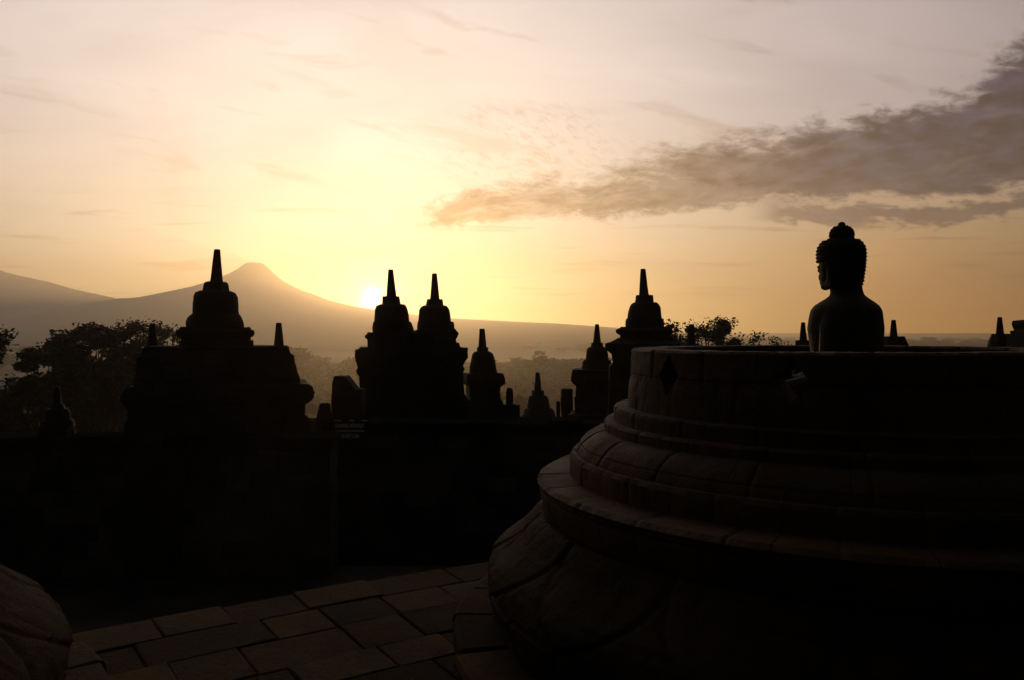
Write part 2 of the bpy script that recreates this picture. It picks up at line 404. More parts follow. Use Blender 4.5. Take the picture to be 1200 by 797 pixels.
# ------------------------------------------------------------------ the terrace and lower levels
TC = Vector((8.31, -10.1)); TR = 18.03
SX, SY = 1.904, 4.50                                # axis of the open stupa
LX, LY = -3.72, 2.45                                # axis of the second stupa at the left
bm = bmesh.new()                                    # core of the terrace under its paving
n_arc = 72
top_ring = [(TC.x + (TR - 0.05) * math.cos(2 * math.pi * i / n_arc), TC.y + (TR - 0.05) * math.sin(2 * math.pi * i / n_arc)) for i in range(n_arc)]
rings(bm, [[(x, y, -1.62) for x, y in top_ring], [(x, y, -0.022) for x, y in top_ring]])
tag(link('terrace', bm, M_wall), 'round upper terrace of the monument', kind='structure')
bm = bmesh.new()
def paving(bm):
    r = TR; k_ = 0
    while r > 9.0:
        wdt = random.choice((0.30, 0.36, 0.40, 0.34))
        a = R(75) + random.uniform(0, 0.02)
        while a < R(170):
            L = random.uniform(0.34, 0.68); da = L / r
            r0, r1 = r - wdt + 0.003, r - 0.003
            a0, a1 = a + 0.003 / r, a + da - 0.003 / r
            mx, my = TC.x + (r - wdt / 2) * math.cos(a + da / 2), TC.y + (r - wdt / 2) * math.sin(a + da / 2)
            a += da
            if math.hypot(mx - SX, my - SY) < 1.85 or math.hypot(mx - LX, my - LY) < 1.85: continue
            if my < -1.5 or mx < -9 or mx > 9: continue
            zt = random.uniform(-0.010, 0.004)
            ph = []
            for q in range(4):
                ph.append((r0, a0 + (a1 - a0) * q / 3))
            for q in range(4):
                ph.append((r1, a1 + (a0 - a1) * q / 3))
            rings_ = []
            cxm = sum(TC.x + p_[0] * math.cos(p_[1]) for p_ in ph) / 8; cym = sum(TC.y + p_[0] * math.sin(p_[1]) for p_ in ph) / 8
            tlx, tly = random.uniform(-0.009, 0.009), random.uniform(-0.009, 0.009)
            jt = [(random.uniform(-0.006, 0.006), random.uniform(-0.006, 0.006)) for _ in ph]
            for sh, dz in ((1.0, -0.09), (1.0, -0.012), (0.985, -0.003), (0.95, 0.0)):
                ring = []
                for (rr, aa), (jx, jy) in zip(ph, jt):
                    x, y = TC.x + rr * math.cos(aa) + jx, TC.y + rr * math.sin(aa) + jy
                    x, y = cxm + (x - cxm) * sh, cym + (y - cym) * sh
                    ring.append((x, y, zt + dz + (x - cxm) * tlx + (y - cym) * tly))
                rings_.append(ring)
            rings(bm, rings_)
        r -= wdt; k_ += 1
paving(bm)
tag(link('paving', bm, M_pave), 'worn stone slabs paving the round terrace', kind='structure')
bm = bmesh.new(); box(bm, -26, 26, -24, 11.22, -9.5, -1.62 - 0.004)
tag(link('lower_terrace', bm, M_wall), 'square terrace one step below', kind='structure')
bm = bmesh.new(); box(bm, -30, 30, -26, 27, -9.4, -4.2)
tag(link('gallery_floor', bm, M_wall), 'lower gallery of the monument', kind='structure')

# ------------------------------------------------------------------ coursed walls
def block_wall(name, x0, x1, y0, th, z0, z1, label, bw=0.5, bh=0.24, gap=None):
    t = thing(name, ((x0 + x1) / 2, y0 + th / 2, z0), label, 'wall')
    bm = bmesh.new(); box(bm, x0 + 0.03, x1 - 0.03, y0 + 0.04, y0 + th - 0.04, z0, z1 - 0.03)
    z = z0; row = 0
    while z < z1 - 0.02:
        h = min(bh * random.uniform(0.9, 1.1), z1 - z)
        x = x0 - random.uniform(0, bw)
        while x < x1:
            L = bw * random.uniform(0.6, 1.3)
            a, b = max(x, x0), min(x + L, x1)
            if b - a > 0.06:
                o = random.uniform(-0.012, 0.012)
                box(bm, a + 0.003, b - 0.003, y0 + o, y0 + th - o, z + 0.002, z + h - 0.003, 0.003, 0.008)
            x += L
        z += h; row += 1
    link('masonry', bm, M_wall, t)
    bm = bmesh.new(); x = x0 - 0.05
    while x < x1:                                   # uneven coping stones
        L = random.uniform(0.5, 0.9)
        o = random.uniform(-0.01, 0.01)
        if True:
            hh = random.choice((0.13, 0.15, 0.17, 0.17, 0.19))
            box(bm, x + 0.006, min(x + L, x1 + 0.05) - 0.006, y0 - 0.08 + o, y0 + th + 0.08 + o, z1 + 0.003, z1 + hh + random.uniform(-0.015, 0.015), 0.012, 0.025)
        x += L
    link('coping', bm, M_coping, t)
    return t
block_wall('balustrade_wall', -13.5, xat(388, 10.7), 10.65, 0.5, -1.62, zat(526, 10.7), 'long coursed stone balustrade wall below the large left tower', gap=None)
block_wall('balustrade_wall', xat(389, 12.6), 9.5, 12.6, 0.5, -4.18, zat(507, 12.6), 'coursed stone balustrade wall running behind the open stupa')
block_wall('balustrade_wall', -6.0, 13.0, 18.2, 0.5, -4.18, zat(500, 18.2), 'far stone balustrade wall carrying the small spires')

# ------------------------------------------------------------------ stone towers from outline tables (left x, right x, row)
def part_round(name, tabl, d, root, mat, n=28, jit=0.008, cx=None):
    bm = bmesh.new(); rs = []
    for xl, xr, y in tabl:
        c0 = xat((xl + xr) / 2 if cx is None else cx, d)
        hw = (xr - xl) / 2 / F * d
        rs.append(circle(c0, d, zat(y, d), hw, n, jit))
    rings(bm, rs)
    return link(name, bm, mat, root, smooth=R(40))
ROT = R(10.2)
def part_square(name, tabl, d, root, mat, kap=1.0, jit=0.013, m=8, ext=None, rot=None):
    """square in plan (kap = depth / width), turned by the temple's axis; outline as given"""
    rot = ROT if rot is None else rot
    bm = bmesh.new(); rs = []; cr, sr = math.cos(rot), math.sin(rot)
    for xl, xr, y in tabl:
        pl, pr = (xl - CX) / F, (xr - CX) / F
        h, cx = (pr - pl) * d / 2.4, (pr + pl) / 2 * d
        for _ in range(12):                         # width and place that give this outline from the eye
            q = [(cx + h * (a * cr - b * kap * sr)) / (d + h * (a * sr + b * kap * cr)) for a in (-1, 1) for b in (-1, 1)]
            h *= (pr - pl) / (max(q) - min(q)); cx += ((pr + pl) - (max(q) + min(q))) / 2 * d
        rs.append(rect(cx, d, zat(y, d), h, h * kap, m, jit, rot))
    if ext is not None:
        last = rs[-1]; rs.append([(x, y, ext) for x, y, z in last])
    rings(bm, rs)
    return link(name, bm, mat, root)
def spire(tabl, d, root):                           # an eight-sided tapering shaft
    bm = bmesh.new(); rs = []
    (l0, r0, y0), (l1, r1, y1) = tabl
    for t in (0.0, 0.02, 0.35, 0.7, 1.0):
        xl, xr, y = l0 + (l1 - l0) * t, r0 + (r1 - r0) * t, y0 + (y1 - y0) * t
        hw = (xr - xl) / 2 / F * d * (0.88 if t == 0 else 1.0)
        rs.append(circle(xat((xl + xr) / 2, d), d, zat(y, d), hw, 8, 0.002))
    rings(bm, rs)
    return link('spire', bm, M_tower_smooth, root)

def bell_of(s, d, root):
    part_round('bell', s, d, root, M_tower_smooth)

# -- the large tower on the left
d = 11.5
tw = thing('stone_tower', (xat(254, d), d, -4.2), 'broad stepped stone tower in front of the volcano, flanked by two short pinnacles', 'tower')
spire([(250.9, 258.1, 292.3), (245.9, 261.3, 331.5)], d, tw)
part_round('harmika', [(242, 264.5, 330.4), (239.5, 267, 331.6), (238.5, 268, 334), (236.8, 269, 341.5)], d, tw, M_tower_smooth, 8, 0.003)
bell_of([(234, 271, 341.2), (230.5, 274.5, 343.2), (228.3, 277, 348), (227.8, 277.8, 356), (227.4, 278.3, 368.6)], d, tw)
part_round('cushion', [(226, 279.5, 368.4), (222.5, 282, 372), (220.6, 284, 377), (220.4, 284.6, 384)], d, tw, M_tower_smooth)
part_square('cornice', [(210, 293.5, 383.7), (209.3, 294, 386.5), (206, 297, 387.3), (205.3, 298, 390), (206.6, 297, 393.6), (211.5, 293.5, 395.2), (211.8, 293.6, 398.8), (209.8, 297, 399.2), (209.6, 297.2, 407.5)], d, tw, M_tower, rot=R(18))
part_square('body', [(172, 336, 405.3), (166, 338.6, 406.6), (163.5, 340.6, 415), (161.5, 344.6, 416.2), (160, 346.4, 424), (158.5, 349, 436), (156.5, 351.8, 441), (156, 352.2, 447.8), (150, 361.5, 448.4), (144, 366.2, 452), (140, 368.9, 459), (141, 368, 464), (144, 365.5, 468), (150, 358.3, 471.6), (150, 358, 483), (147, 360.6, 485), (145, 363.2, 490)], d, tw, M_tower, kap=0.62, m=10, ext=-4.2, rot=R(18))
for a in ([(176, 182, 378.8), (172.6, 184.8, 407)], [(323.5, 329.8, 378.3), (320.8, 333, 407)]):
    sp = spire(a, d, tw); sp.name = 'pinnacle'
# -- the pair in the middle
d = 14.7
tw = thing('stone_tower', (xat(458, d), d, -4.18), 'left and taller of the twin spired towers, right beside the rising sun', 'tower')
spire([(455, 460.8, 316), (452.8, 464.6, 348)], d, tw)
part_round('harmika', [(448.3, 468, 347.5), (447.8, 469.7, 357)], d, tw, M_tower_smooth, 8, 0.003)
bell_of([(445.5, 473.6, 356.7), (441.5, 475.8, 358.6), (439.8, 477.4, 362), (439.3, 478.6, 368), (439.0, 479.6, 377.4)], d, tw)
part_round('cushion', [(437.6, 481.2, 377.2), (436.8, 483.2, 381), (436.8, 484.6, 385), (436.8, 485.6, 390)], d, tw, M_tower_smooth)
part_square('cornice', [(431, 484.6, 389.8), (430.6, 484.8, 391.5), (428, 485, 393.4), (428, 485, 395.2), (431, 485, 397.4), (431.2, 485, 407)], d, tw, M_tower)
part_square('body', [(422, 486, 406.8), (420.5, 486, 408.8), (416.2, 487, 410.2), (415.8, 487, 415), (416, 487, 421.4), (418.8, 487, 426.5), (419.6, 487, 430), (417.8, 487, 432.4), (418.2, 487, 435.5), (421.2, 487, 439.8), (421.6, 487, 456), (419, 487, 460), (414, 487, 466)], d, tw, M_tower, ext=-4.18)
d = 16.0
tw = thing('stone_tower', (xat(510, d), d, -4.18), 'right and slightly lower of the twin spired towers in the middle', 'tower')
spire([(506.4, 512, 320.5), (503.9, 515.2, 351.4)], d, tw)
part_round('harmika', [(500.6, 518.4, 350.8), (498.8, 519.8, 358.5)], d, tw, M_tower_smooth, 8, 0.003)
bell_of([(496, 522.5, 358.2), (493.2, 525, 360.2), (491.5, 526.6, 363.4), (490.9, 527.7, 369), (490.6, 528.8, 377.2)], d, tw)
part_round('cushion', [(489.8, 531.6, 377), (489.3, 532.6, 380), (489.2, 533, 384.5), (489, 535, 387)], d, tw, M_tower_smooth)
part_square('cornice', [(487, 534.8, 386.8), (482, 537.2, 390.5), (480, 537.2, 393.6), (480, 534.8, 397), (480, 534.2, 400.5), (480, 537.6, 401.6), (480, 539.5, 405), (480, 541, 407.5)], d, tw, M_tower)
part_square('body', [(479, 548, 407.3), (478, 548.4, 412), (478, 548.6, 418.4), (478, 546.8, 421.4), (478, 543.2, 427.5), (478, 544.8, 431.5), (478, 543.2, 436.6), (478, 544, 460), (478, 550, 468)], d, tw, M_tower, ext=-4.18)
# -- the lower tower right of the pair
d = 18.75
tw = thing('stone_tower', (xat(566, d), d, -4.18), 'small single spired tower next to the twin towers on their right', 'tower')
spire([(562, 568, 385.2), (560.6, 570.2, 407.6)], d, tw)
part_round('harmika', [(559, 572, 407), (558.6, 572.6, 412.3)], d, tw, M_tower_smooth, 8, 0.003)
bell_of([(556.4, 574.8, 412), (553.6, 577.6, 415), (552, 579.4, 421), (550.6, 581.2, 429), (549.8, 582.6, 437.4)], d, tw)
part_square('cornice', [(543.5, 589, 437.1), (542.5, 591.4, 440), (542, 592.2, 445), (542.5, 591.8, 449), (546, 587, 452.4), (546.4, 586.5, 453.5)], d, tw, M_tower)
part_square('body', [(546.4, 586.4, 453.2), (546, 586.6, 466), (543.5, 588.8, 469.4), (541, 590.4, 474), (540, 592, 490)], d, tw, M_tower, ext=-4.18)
# -- the lowest stupa in the gap
def small_stupa(name, px, d, tops, label, bell, cush, base, zb, group=None):
    t = thing(name, (xat(px, d), d, zb), label, 'stupa', group)
    (sp_, hk) = tops
    spire(sp_, d, t)
    part_round('harmika', hk, d, t, M_tower_smooth, 8, 0.003)
    if bell: part_round('bell', bell, d, t, M_tower_smooth)
    if cush: part_round('cushion', cush, d, t, M_tower_smooth)
    part_square('base', base, d, t, M_tower, ext=zb)
    return t
small_stupa('small_stupa', 630, 22.5, ([(627.7, 632.5, 436.6), (625.8, 634.8, 458)], [(623.4, 637.6, 457.6), (623, 638.2, 464.2)]),
            'lowest little bell stupa standing alone in the misty gap', [(620.5, 641, 463.8), (618.8, 643, 468), (617.4, 645, 478.8)],
            [(615.6, 647.2, 478.4), (613.6, 649.4, 482), (612.2, 651, 487)], [(611, 652, 486.7), (611, 652, 496)], -4.18)
small_stupa('small_stupa', 67, 10.9, ([(64.6, 69.6, 453), (62.2, 72, 474)], [(60, 74.4, 473.6), (59.2, 75.2, 479)]),
            'small dark stupa on the near wall in front of the left trees', [(57, 77.6, 478.6), (54.6, 80, 482), (53.6, 81, 492)],
            [(51.6, 83, 491.6), (49.6, 85, 495), (48.6, 86, 500)], [(45, 89.6, 499.7), (45, 89.6, 509)], zat(526, 10.9) - 0.6)
# -- stump-like finials on the walls
def finial(name, d, tabl, label, zb, square=True):
    bm = bmesh.new(); rs = []
    for xl, xr, y in tabl:
        hw = (xr - xl) / 2 / F * d; c0 = xat((xl + xr) / 2, d)
        rs.append(rect(c0, d, zat(y, d), hw, min(hw, 0.3), 4, 0.006) if square else circle(c0, d, zat(y, d), hw, 12, 0.004))
    rs.append([(x, y, zb) for x, y, z in rs[-1]])
    rings(bm, rs)
    o = link(name, bm, M_tower_smooth, loc=(xat((tabl[0][0] + tabl[0][1]) / 2, d), d, zb))
    return tag(o, label, 'finial')
ztop2 = zat(507, 12.6) + 0.16
finial('stone_finial', 12.85, [(376.6, 384.6, 472.4), (375.6, 385.6, 473.4), (372.4, 388.2, 490)], 'short tapered stone stump beside the notice board', -4.18)
finial('stone_finial', 18.5, [(594.6, 599.4, 454.8), (593.4, 600.8, 457.5), (593, 601.4, 462), (593.2, 601.2, 473.6), (589.8, 609, 474), (589.6, 609.2, 493)], 'rounded stone stub on a block right of the small single spired tower', zat(500, 18.2) + 0.16)
finial('stone_finial', 18.45, [(658.2, 670.3, 455.6), (657.6, 670.8, 457.4), (657.6, 670.6, 462), (657, 671, 470), (657.8, 670.6, 490)], 'thick square stone stub with a flared top near the little stupa', zat(500, 18.2) + 0.16)
finial('stone_finial', 18.45, [(652.4, 655.8, 470.4), (651.8, 656.2, 471.4), (651.8, 656.2, 492)], 'thin stone stub left of the flared one', zat(500, 18.2) + 0.16)
# broken parapet stone with a sloping top
d = 12.85
bm = bmesh.new()
outl = [(391.2, 441.6), (392.2, 440.8), (403.6, 441), (405, 442), (416.2, 456.2), (424, 456.6), (424, 494), (390, 494), (388, 474), (389.2, 450)]
fr = [at(x, y, d - 0.16) for x, y in outl]
A = [bm.verts.new(p) for p in fr]; Bv = [bm.verts.new((p.x, p.y + 0.34, p.z)) for p in fr]
bm.faces.new(A); bm.faces.new(Bv[::-1])
for i in range(len(A)): bm.faces.new((A[i], A[(i + 1) % len(A)], Bv[(i + 1) % len(A)], Bv[i]))
tag(link('parapet_stone', bm, M_tower_smooth, loc=(xat(405, d), d, zat(494, d))), 'broken parapet stone with a sloping top above the notice board', 'stone')
# -- tower right of the gap
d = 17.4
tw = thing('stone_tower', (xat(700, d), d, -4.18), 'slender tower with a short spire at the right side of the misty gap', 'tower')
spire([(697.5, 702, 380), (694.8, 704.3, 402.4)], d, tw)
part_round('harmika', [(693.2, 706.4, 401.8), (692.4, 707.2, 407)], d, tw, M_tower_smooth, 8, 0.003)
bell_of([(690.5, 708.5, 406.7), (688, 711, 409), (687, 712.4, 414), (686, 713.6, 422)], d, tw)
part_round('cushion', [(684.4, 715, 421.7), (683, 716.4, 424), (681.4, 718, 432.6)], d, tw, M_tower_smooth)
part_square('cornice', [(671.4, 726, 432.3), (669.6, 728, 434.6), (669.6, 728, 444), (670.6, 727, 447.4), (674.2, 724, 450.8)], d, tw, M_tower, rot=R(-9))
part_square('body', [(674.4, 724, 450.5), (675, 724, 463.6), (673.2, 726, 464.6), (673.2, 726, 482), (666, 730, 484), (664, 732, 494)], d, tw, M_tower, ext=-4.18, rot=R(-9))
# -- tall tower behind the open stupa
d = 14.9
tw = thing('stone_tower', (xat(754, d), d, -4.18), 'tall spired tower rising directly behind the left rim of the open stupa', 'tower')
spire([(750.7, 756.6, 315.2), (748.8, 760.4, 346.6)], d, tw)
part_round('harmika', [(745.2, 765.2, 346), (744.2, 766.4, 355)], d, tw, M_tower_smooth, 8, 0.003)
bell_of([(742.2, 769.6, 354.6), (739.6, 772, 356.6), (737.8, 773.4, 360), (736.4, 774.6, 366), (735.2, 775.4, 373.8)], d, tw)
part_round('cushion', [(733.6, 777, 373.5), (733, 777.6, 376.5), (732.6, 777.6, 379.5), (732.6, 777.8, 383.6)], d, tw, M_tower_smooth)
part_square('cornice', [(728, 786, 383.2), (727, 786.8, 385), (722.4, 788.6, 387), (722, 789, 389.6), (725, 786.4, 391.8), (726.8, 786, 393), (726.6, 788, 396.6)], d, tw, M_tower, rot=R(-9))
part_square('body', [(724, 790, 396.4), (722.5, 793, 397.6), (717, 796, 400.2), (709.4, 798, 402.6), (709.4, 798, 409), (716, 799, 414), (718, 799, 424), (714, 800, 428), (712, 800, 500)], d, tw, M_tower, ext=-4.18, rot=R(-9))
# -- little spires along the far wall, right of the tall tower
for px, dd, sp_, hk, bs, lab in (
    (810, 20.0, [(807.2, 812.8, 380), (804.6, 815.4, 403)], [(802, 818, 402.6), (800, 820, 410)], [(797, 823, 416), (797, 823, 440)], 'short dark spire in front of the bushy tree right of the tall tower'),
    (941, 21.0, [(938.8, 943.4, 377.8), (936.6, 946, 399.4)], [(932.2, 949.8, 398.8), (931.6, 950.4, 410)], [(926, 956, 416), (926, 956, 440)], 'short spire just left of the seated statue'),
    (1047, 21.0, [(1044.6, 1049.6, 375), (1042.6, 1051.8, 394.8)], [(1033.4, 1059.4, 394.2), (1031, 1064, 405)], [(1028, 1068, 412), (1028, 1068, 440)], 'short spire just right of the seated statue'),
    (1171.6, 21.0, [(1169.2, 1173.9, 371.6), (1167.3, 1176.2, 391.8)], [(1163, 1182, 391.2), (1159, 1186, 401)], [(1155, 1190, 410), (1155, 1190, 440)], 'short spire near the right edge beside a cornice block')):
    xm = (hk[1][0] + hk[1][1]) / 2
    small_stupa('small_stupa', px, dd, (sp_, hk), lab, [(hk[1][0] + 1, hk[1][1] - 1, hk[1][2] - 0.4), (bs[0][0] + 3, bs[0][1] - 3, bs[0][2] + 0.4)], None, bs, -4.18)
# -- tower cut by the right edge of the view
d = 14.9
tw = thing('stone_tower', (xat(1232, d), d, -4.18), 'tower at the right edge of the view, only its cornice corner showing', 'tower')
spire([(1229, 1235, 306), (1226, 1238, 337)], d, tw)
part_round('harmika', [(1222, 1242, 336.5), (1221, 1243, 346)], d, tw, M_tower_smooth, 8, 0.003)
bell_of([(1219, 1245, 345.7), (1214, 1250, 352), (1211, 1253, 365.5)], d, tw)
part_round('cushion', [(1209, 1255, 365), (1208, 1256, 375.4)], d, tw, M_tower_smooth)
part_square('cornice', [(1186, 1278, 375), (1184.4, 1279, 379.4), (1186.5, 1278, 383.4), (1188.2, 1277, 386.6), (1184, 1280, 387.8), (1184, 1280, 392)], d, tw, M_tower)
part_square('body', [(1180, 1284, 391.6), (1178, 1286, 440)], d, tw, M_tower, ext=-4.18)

# ------------------------------------------------------------------ notice board
d = 12.42
sg = thing('notice_board', tuple(at(411, 516, d)), 'dark notice board with two lines of pale lettering on the balustrade', 'sign')
bm = bmesh.new()
p0, p1 = at(389, 518, d), at(433, 489.5, d)
box(bm, p0.x, p1.x, d, d + 0.025, p0.z, p1.z, 0, 0.004)
link('board', bm, M_board, sg)
def bar(name, xa, xb, ya, yb):
    bm = bmesh.new(); a, b = at(xa, yb, d), at(xb, ya, d)
    box(bm, a.x, b.x, d - 0.006, d - 0.002, a.z, b.z)
    link(name, bm, M_white, sg)
bar('stripe', 392, 400, 492.2, 493.6); bar('stripe', 409, 414.5, 492.2, 493.6); bar('stripe', 423.5, 430.5, 492.2, 493.6)
bar('stripe', 393.2, 427, 504.3, 505.9)
def lettering(txt, xa, xb, ya, yb):
    cu = bpy.data.curves.new('lettering', 'FONT'); cu.body = txt; cu.extrude = 0.002; cu.offset = 0.022; cu.align_x = 'LEFT'
    o = bpy.data.objects.new('lettering_curve', cu); COL.objects.link(o)
    dg = bpy.context.evaluated_depsgraph_get(); dg.update()
    me = bpy.data.meshes.new_from_object(o.evaluated_get(dg)); me.name = 'lettering'
    bpy.data.objects.remove(o)
    xs = [v_.co.x for v_ in me.vertices]; ys = [v_.co.y for v_ in me.vertices]
    a, b = at(xa, yb, d), at(xb, ya, d); base = Vector(sg['_loc'])
    for v_ in me.vertices:
        fx = (v_.co.x - min(xs)) / (max(xs) - min(xs)); fy = (v_.co.y - min(ys)) / (max(ys) - min(ys))
        v_.co = Vector((a.x + (b.x - a.x) * fx, d - 0.004 - v_.co.z, a.z + (b.z - a.z) * fy)) - base
    me.materials.append(M_white)
    o = bpy.data.objects.new('lettering', me); COL.objects.link(o); o.parent = sg
lettering('DILARANG MEMANJAT', 393.2, 427, 496.3, 502.4)
lettering('DO NOT CLIMB', 400, 421, 508.4, 513.4)

# ================================================================== the open stupa
DH = math.hypot(SX, SY); AZ = math.atan2(SX, SY)
def rz_of(x, y):
    """radius and height of a silhouette point on the stupa's left outline"""
    a = math.atan((x - CX) / F); df = AZ - a
    return DH * math.sin(df), EYE - (y - HY) / F * DH * math.cos(df) * math.cos(a)
P = rz_of
bell_t, bell_b = P(740, 407.6), P(735.3, 473.5)
s1_t, s1_b = P(719.2, 474), P(719.2, 489)
s2_t, s2_b = P(707.6, 490), P(707.6, 503)
dome = [P(705, 501), P(696, 504), P(687, 510), P(680, 517), P(675.4, 524.5), P(674, 530)]
s3_t, s3_b = P(667.5, 528), P(667.5, 551)
rim_o, rim_l = P(630.2, 556), P(631.5, 570)
bowl = [P(633, 578), P(639, 592), P(648, 606), P(660, 622)]
cush = [P(660, 600), P(634, 597), P(624, 608), P(614, 620), P(603, 630), P(594, 638), P(583, 647), P(576, 656), P(571.5, 668), P(570.8, 680), P(573, 692), P(577, 706), P(580, 716)]
print('profile', [tuple(round(q, 3) for q in p_) for p_ in (bell_t, bell_b, s1_t, s1_b, s2_t, s2_b, s3_t, s3_b, rim_o, rim_l, bowl[-1], cush[1], cush[8], cush[-1])])

def build_stupa(cx, cy, label):
    t = thing('open_stupa', (cx, cy, 0.0), label, 'stupa')
    # ring of paving stones at its foot
    bm = bmesh.new(); a = 0.0; rin, rout = cush[-1][0] - 0.05, cush[9][0] + 0.20
    while a < 2 * math.pi - 0.05:
        da = random.uniform(0.17, 0.25); da = min(da, 2 * math.pi - a)
        if 2 * math.pi - a - da < 0.1: da = 2 * math.pi - a
        q0, q1 = a + 0.004, a + da - 0.004; a += da
        zt = 0.045 + random.uniform(-0.006, 0.008); ro = rout + random.uniform(-0.03, 0.02)
        rs = []
        for inn, z in ((0.0, -0.04), (0.0, zt - 0.03), (0.010, zt - 0.008), (0.035, zt)):
            ring = []
            for q in range(5): ring.append((rin, q0 + (q1 - q0) * q / 4))
            for q in range(5): ring.append((ro - inn, q1 - inn / ro * 0.4 + (q0 - q1 + inn / ro * 0.8) * q / 4))
            rs.append([(cx + r_ * math.cos(a_), cy + r_ * math.sin(a_), z + random.uniform(-0.004, 0.004)) for r_, a_ in ring])
        rings(bm, rs)
    link('foot_ring', bm, M_pave, t)
    # lotus cushion with carved petals
    NP = 16
    zs = [p_[1] for p_ in cush[1:]]; ztop, zbot = zs[0], cush[-1][1]
    zbelt = cush[8][1] + 0.02
    def petals(th, j, r, z):
        ph = (th / (2 * math.pi) * NP) % 1.0
        q = abs(ph - 0.5) * 2                       # 0 on the petal's middle, 1 between petals
        rr = r; zz = z
        if zbelt - 0.06 < z < ztop:
            h = (z - (zbelt - 0.06)) / (ztop - zbelt + 0.06)
            edge = 1 - (1 - min(1.0, h / 0.95)) ** 2.2   # petal outline: pointed below, wide above
            dd = q - edge
            rr += 0.014 * math.cos(q * math.pi / 2) * (1 if dd < 0 else 0.2)
            rr -= 0.020 * math.exp(-(dd / 0.050) ** 2)
            for zc_, nj_, o_ in ((0.34, 34, 0.0), (0.70, 30, 0.3)):          # the courses the petals are cut from
                rr -= 0.006 * math.exp(-((h - zc_ - 0.02 * math.sin(th * 9)) / 0.022) ** 2)
            kc = 0 if h < 0.34 else 1 if h < 0.70 else 2
            jb = (th / (2 * math.pi) * (31, 29, 27)[kc] + kc * 0.37) % 1.0
            rr -= 0.008 * math.exp(-(min(jb, 1 - jb) / 0.022) ** 2)
        else:                                       # course of blocks under the petals, open joints
            jb = ((th + 0.07) / (2 * math.pi) * 30) % 1.0
            rr -= 0.030 * math.exp(-((min(jb, 1 - jb)) / 0.022) ** 2)
        pz = Vector((r * math.cos(th), r * math.sin(th), z))
        rr += 0.008 * mnoise.noise(pz * 5.0) + 0.006 * mnoise.noise(pz * 14.0) + 0.005 * mnoise.noise(pz * 34.0)
        if abs(z - (zbelt - 0.075)) < 0.014: rr -= 0.03
        return rr, zz
    bm = bmesh.new(); prof = dens(cush[::-1] + [(cush[0][0] - 0.3, cush[0][1])], 0.016)
    prof = [(cush[-1][0] - 0.06, 0.02)] + prof
    revolve(bm, prof, cx, cy, 720, True, petals)
    link('lotus_cushion', bm, M_petal, t, smooth=R(55))
    # bowl-like lotus rim
    def stones(nj, off, dep):
        def f(th, j, r, z):
            jb = ((th + off) / (2 * math.pi) * nj) % 1.0
            e = math.exp(-((min(jb, 1 - jb)) * 2 * math.pi / nj * r / 0.008) ** 2)
            k_ = math.sin(math.floor((th + off) / (2 * math.pi) * nj) * 12.9898) 
            pz = Vector((r * math.cos(th), r * math.sin(th), z))
            nz = 0.005 * mnoise.noise(pz * 7.0) + 0.005 * mnoise.noise(pz * 21.0)
            return r - dep * e + 0.005 * k_ + nz, z - dep * e * 0.6 + 0.004 * k_ + nz * 0.5
        return f
    bm = bmesh.new()
    prof = [(bowl[-1][0] - 0.02, bowl[-1][1])] + bowl[::-1][1:] + [rim_l, (rim_l[0] - 0.018, rim_l[1] + 0.006), (rim_l[0] - 0.018, rim_l[1] + 0.016), (rim_o[0], rim_l[1] + 0.024), (rim_o[0] + 0.006, rim_o[1] - 0.02), (rim_o[0] - 0.02, rim_o[1]), (s3_b[0] - 0.05, rim_o[1] + 0.006)]
    revolve(bm, dens(prof, 0.05), cx, cy, 720, True, stones(26, 0.05, 0.012))
    link('lotus_rim', bm, M_stupa, t, smooth=R(35))
    bm = bmesh.new()
    prof = [(s3_b[0], rim_o[1] - 0.01), (s3_b[0], s3_t[1] - 0.02), (s3_t[0] - 0.015, s3_t[1]), (dome[-1][0] - 0.02, s3_t[1] + 0.004)]
    revolve(bm, dens(prof, 0.06), cx, cy, 640, True, stones(20, 0.11, 0.009))
    link('drum_ring', bm, M_stupa, t, smooth=R(35))
    bm = bmesh.new()
    prof = [(dome[-1][0], s3_t[1] - 0.02)] + dome[::-1] + [(s2_b[0] - 0.1, dome[0][1] + 0.004)]
    revolve(bm, dens(prof, 0.04), cx, cy, 640, True, stones(20, 0.02, 0.009))
    link('dome_course', bm, M_stupa, t, smooth=R(35))
    for (tp, bt, nj, off) in ((s2_t, s2_b, 22, 0.2), (s1_t, s1_b, 20, 0.05)):
        bm = bmesh.new()
        prof = [(bt[0], bt[1] - 0.03), (bt[0], tp[1] - 0.012), (tp[0] - 0.012, tp[1]), (tp[0] - 0.16, tp[1] + 0.003)]
        revolve(bm, dens(prof, 0.05), cx, cy, 640, True, stones(nj, off, 0.009))
        link('step_ring', bm, M_stupa, t, smooth=R(35))
    # what is left of the pierced bell: a thick wall with diamond openings
    bm = bmesh.new()
    ro_t, zt = bell_t; ro_b, zb = bell_b[0], s1_t[1] - 0.02
    th_ = 0.21
    prof = [(ro_b, zb), (ro_b - 0.002, zb + 0.1), (ro_t + 0.004, zt - 0.05), (ro_t + 0.004, zt - 0.012), (ro_t - 0.010, zt), (ro_t - th_ + 0.012, zt), (ro_t - th_, zt - 0.012), (ro_b - th_, zb)]
    n = 528
    vr = []
    js = stones(19, 0.21, 0.008); js2 = stones(19, 0.05, 0.008)
    zmid = (zt + zb) / 2 + 0.02
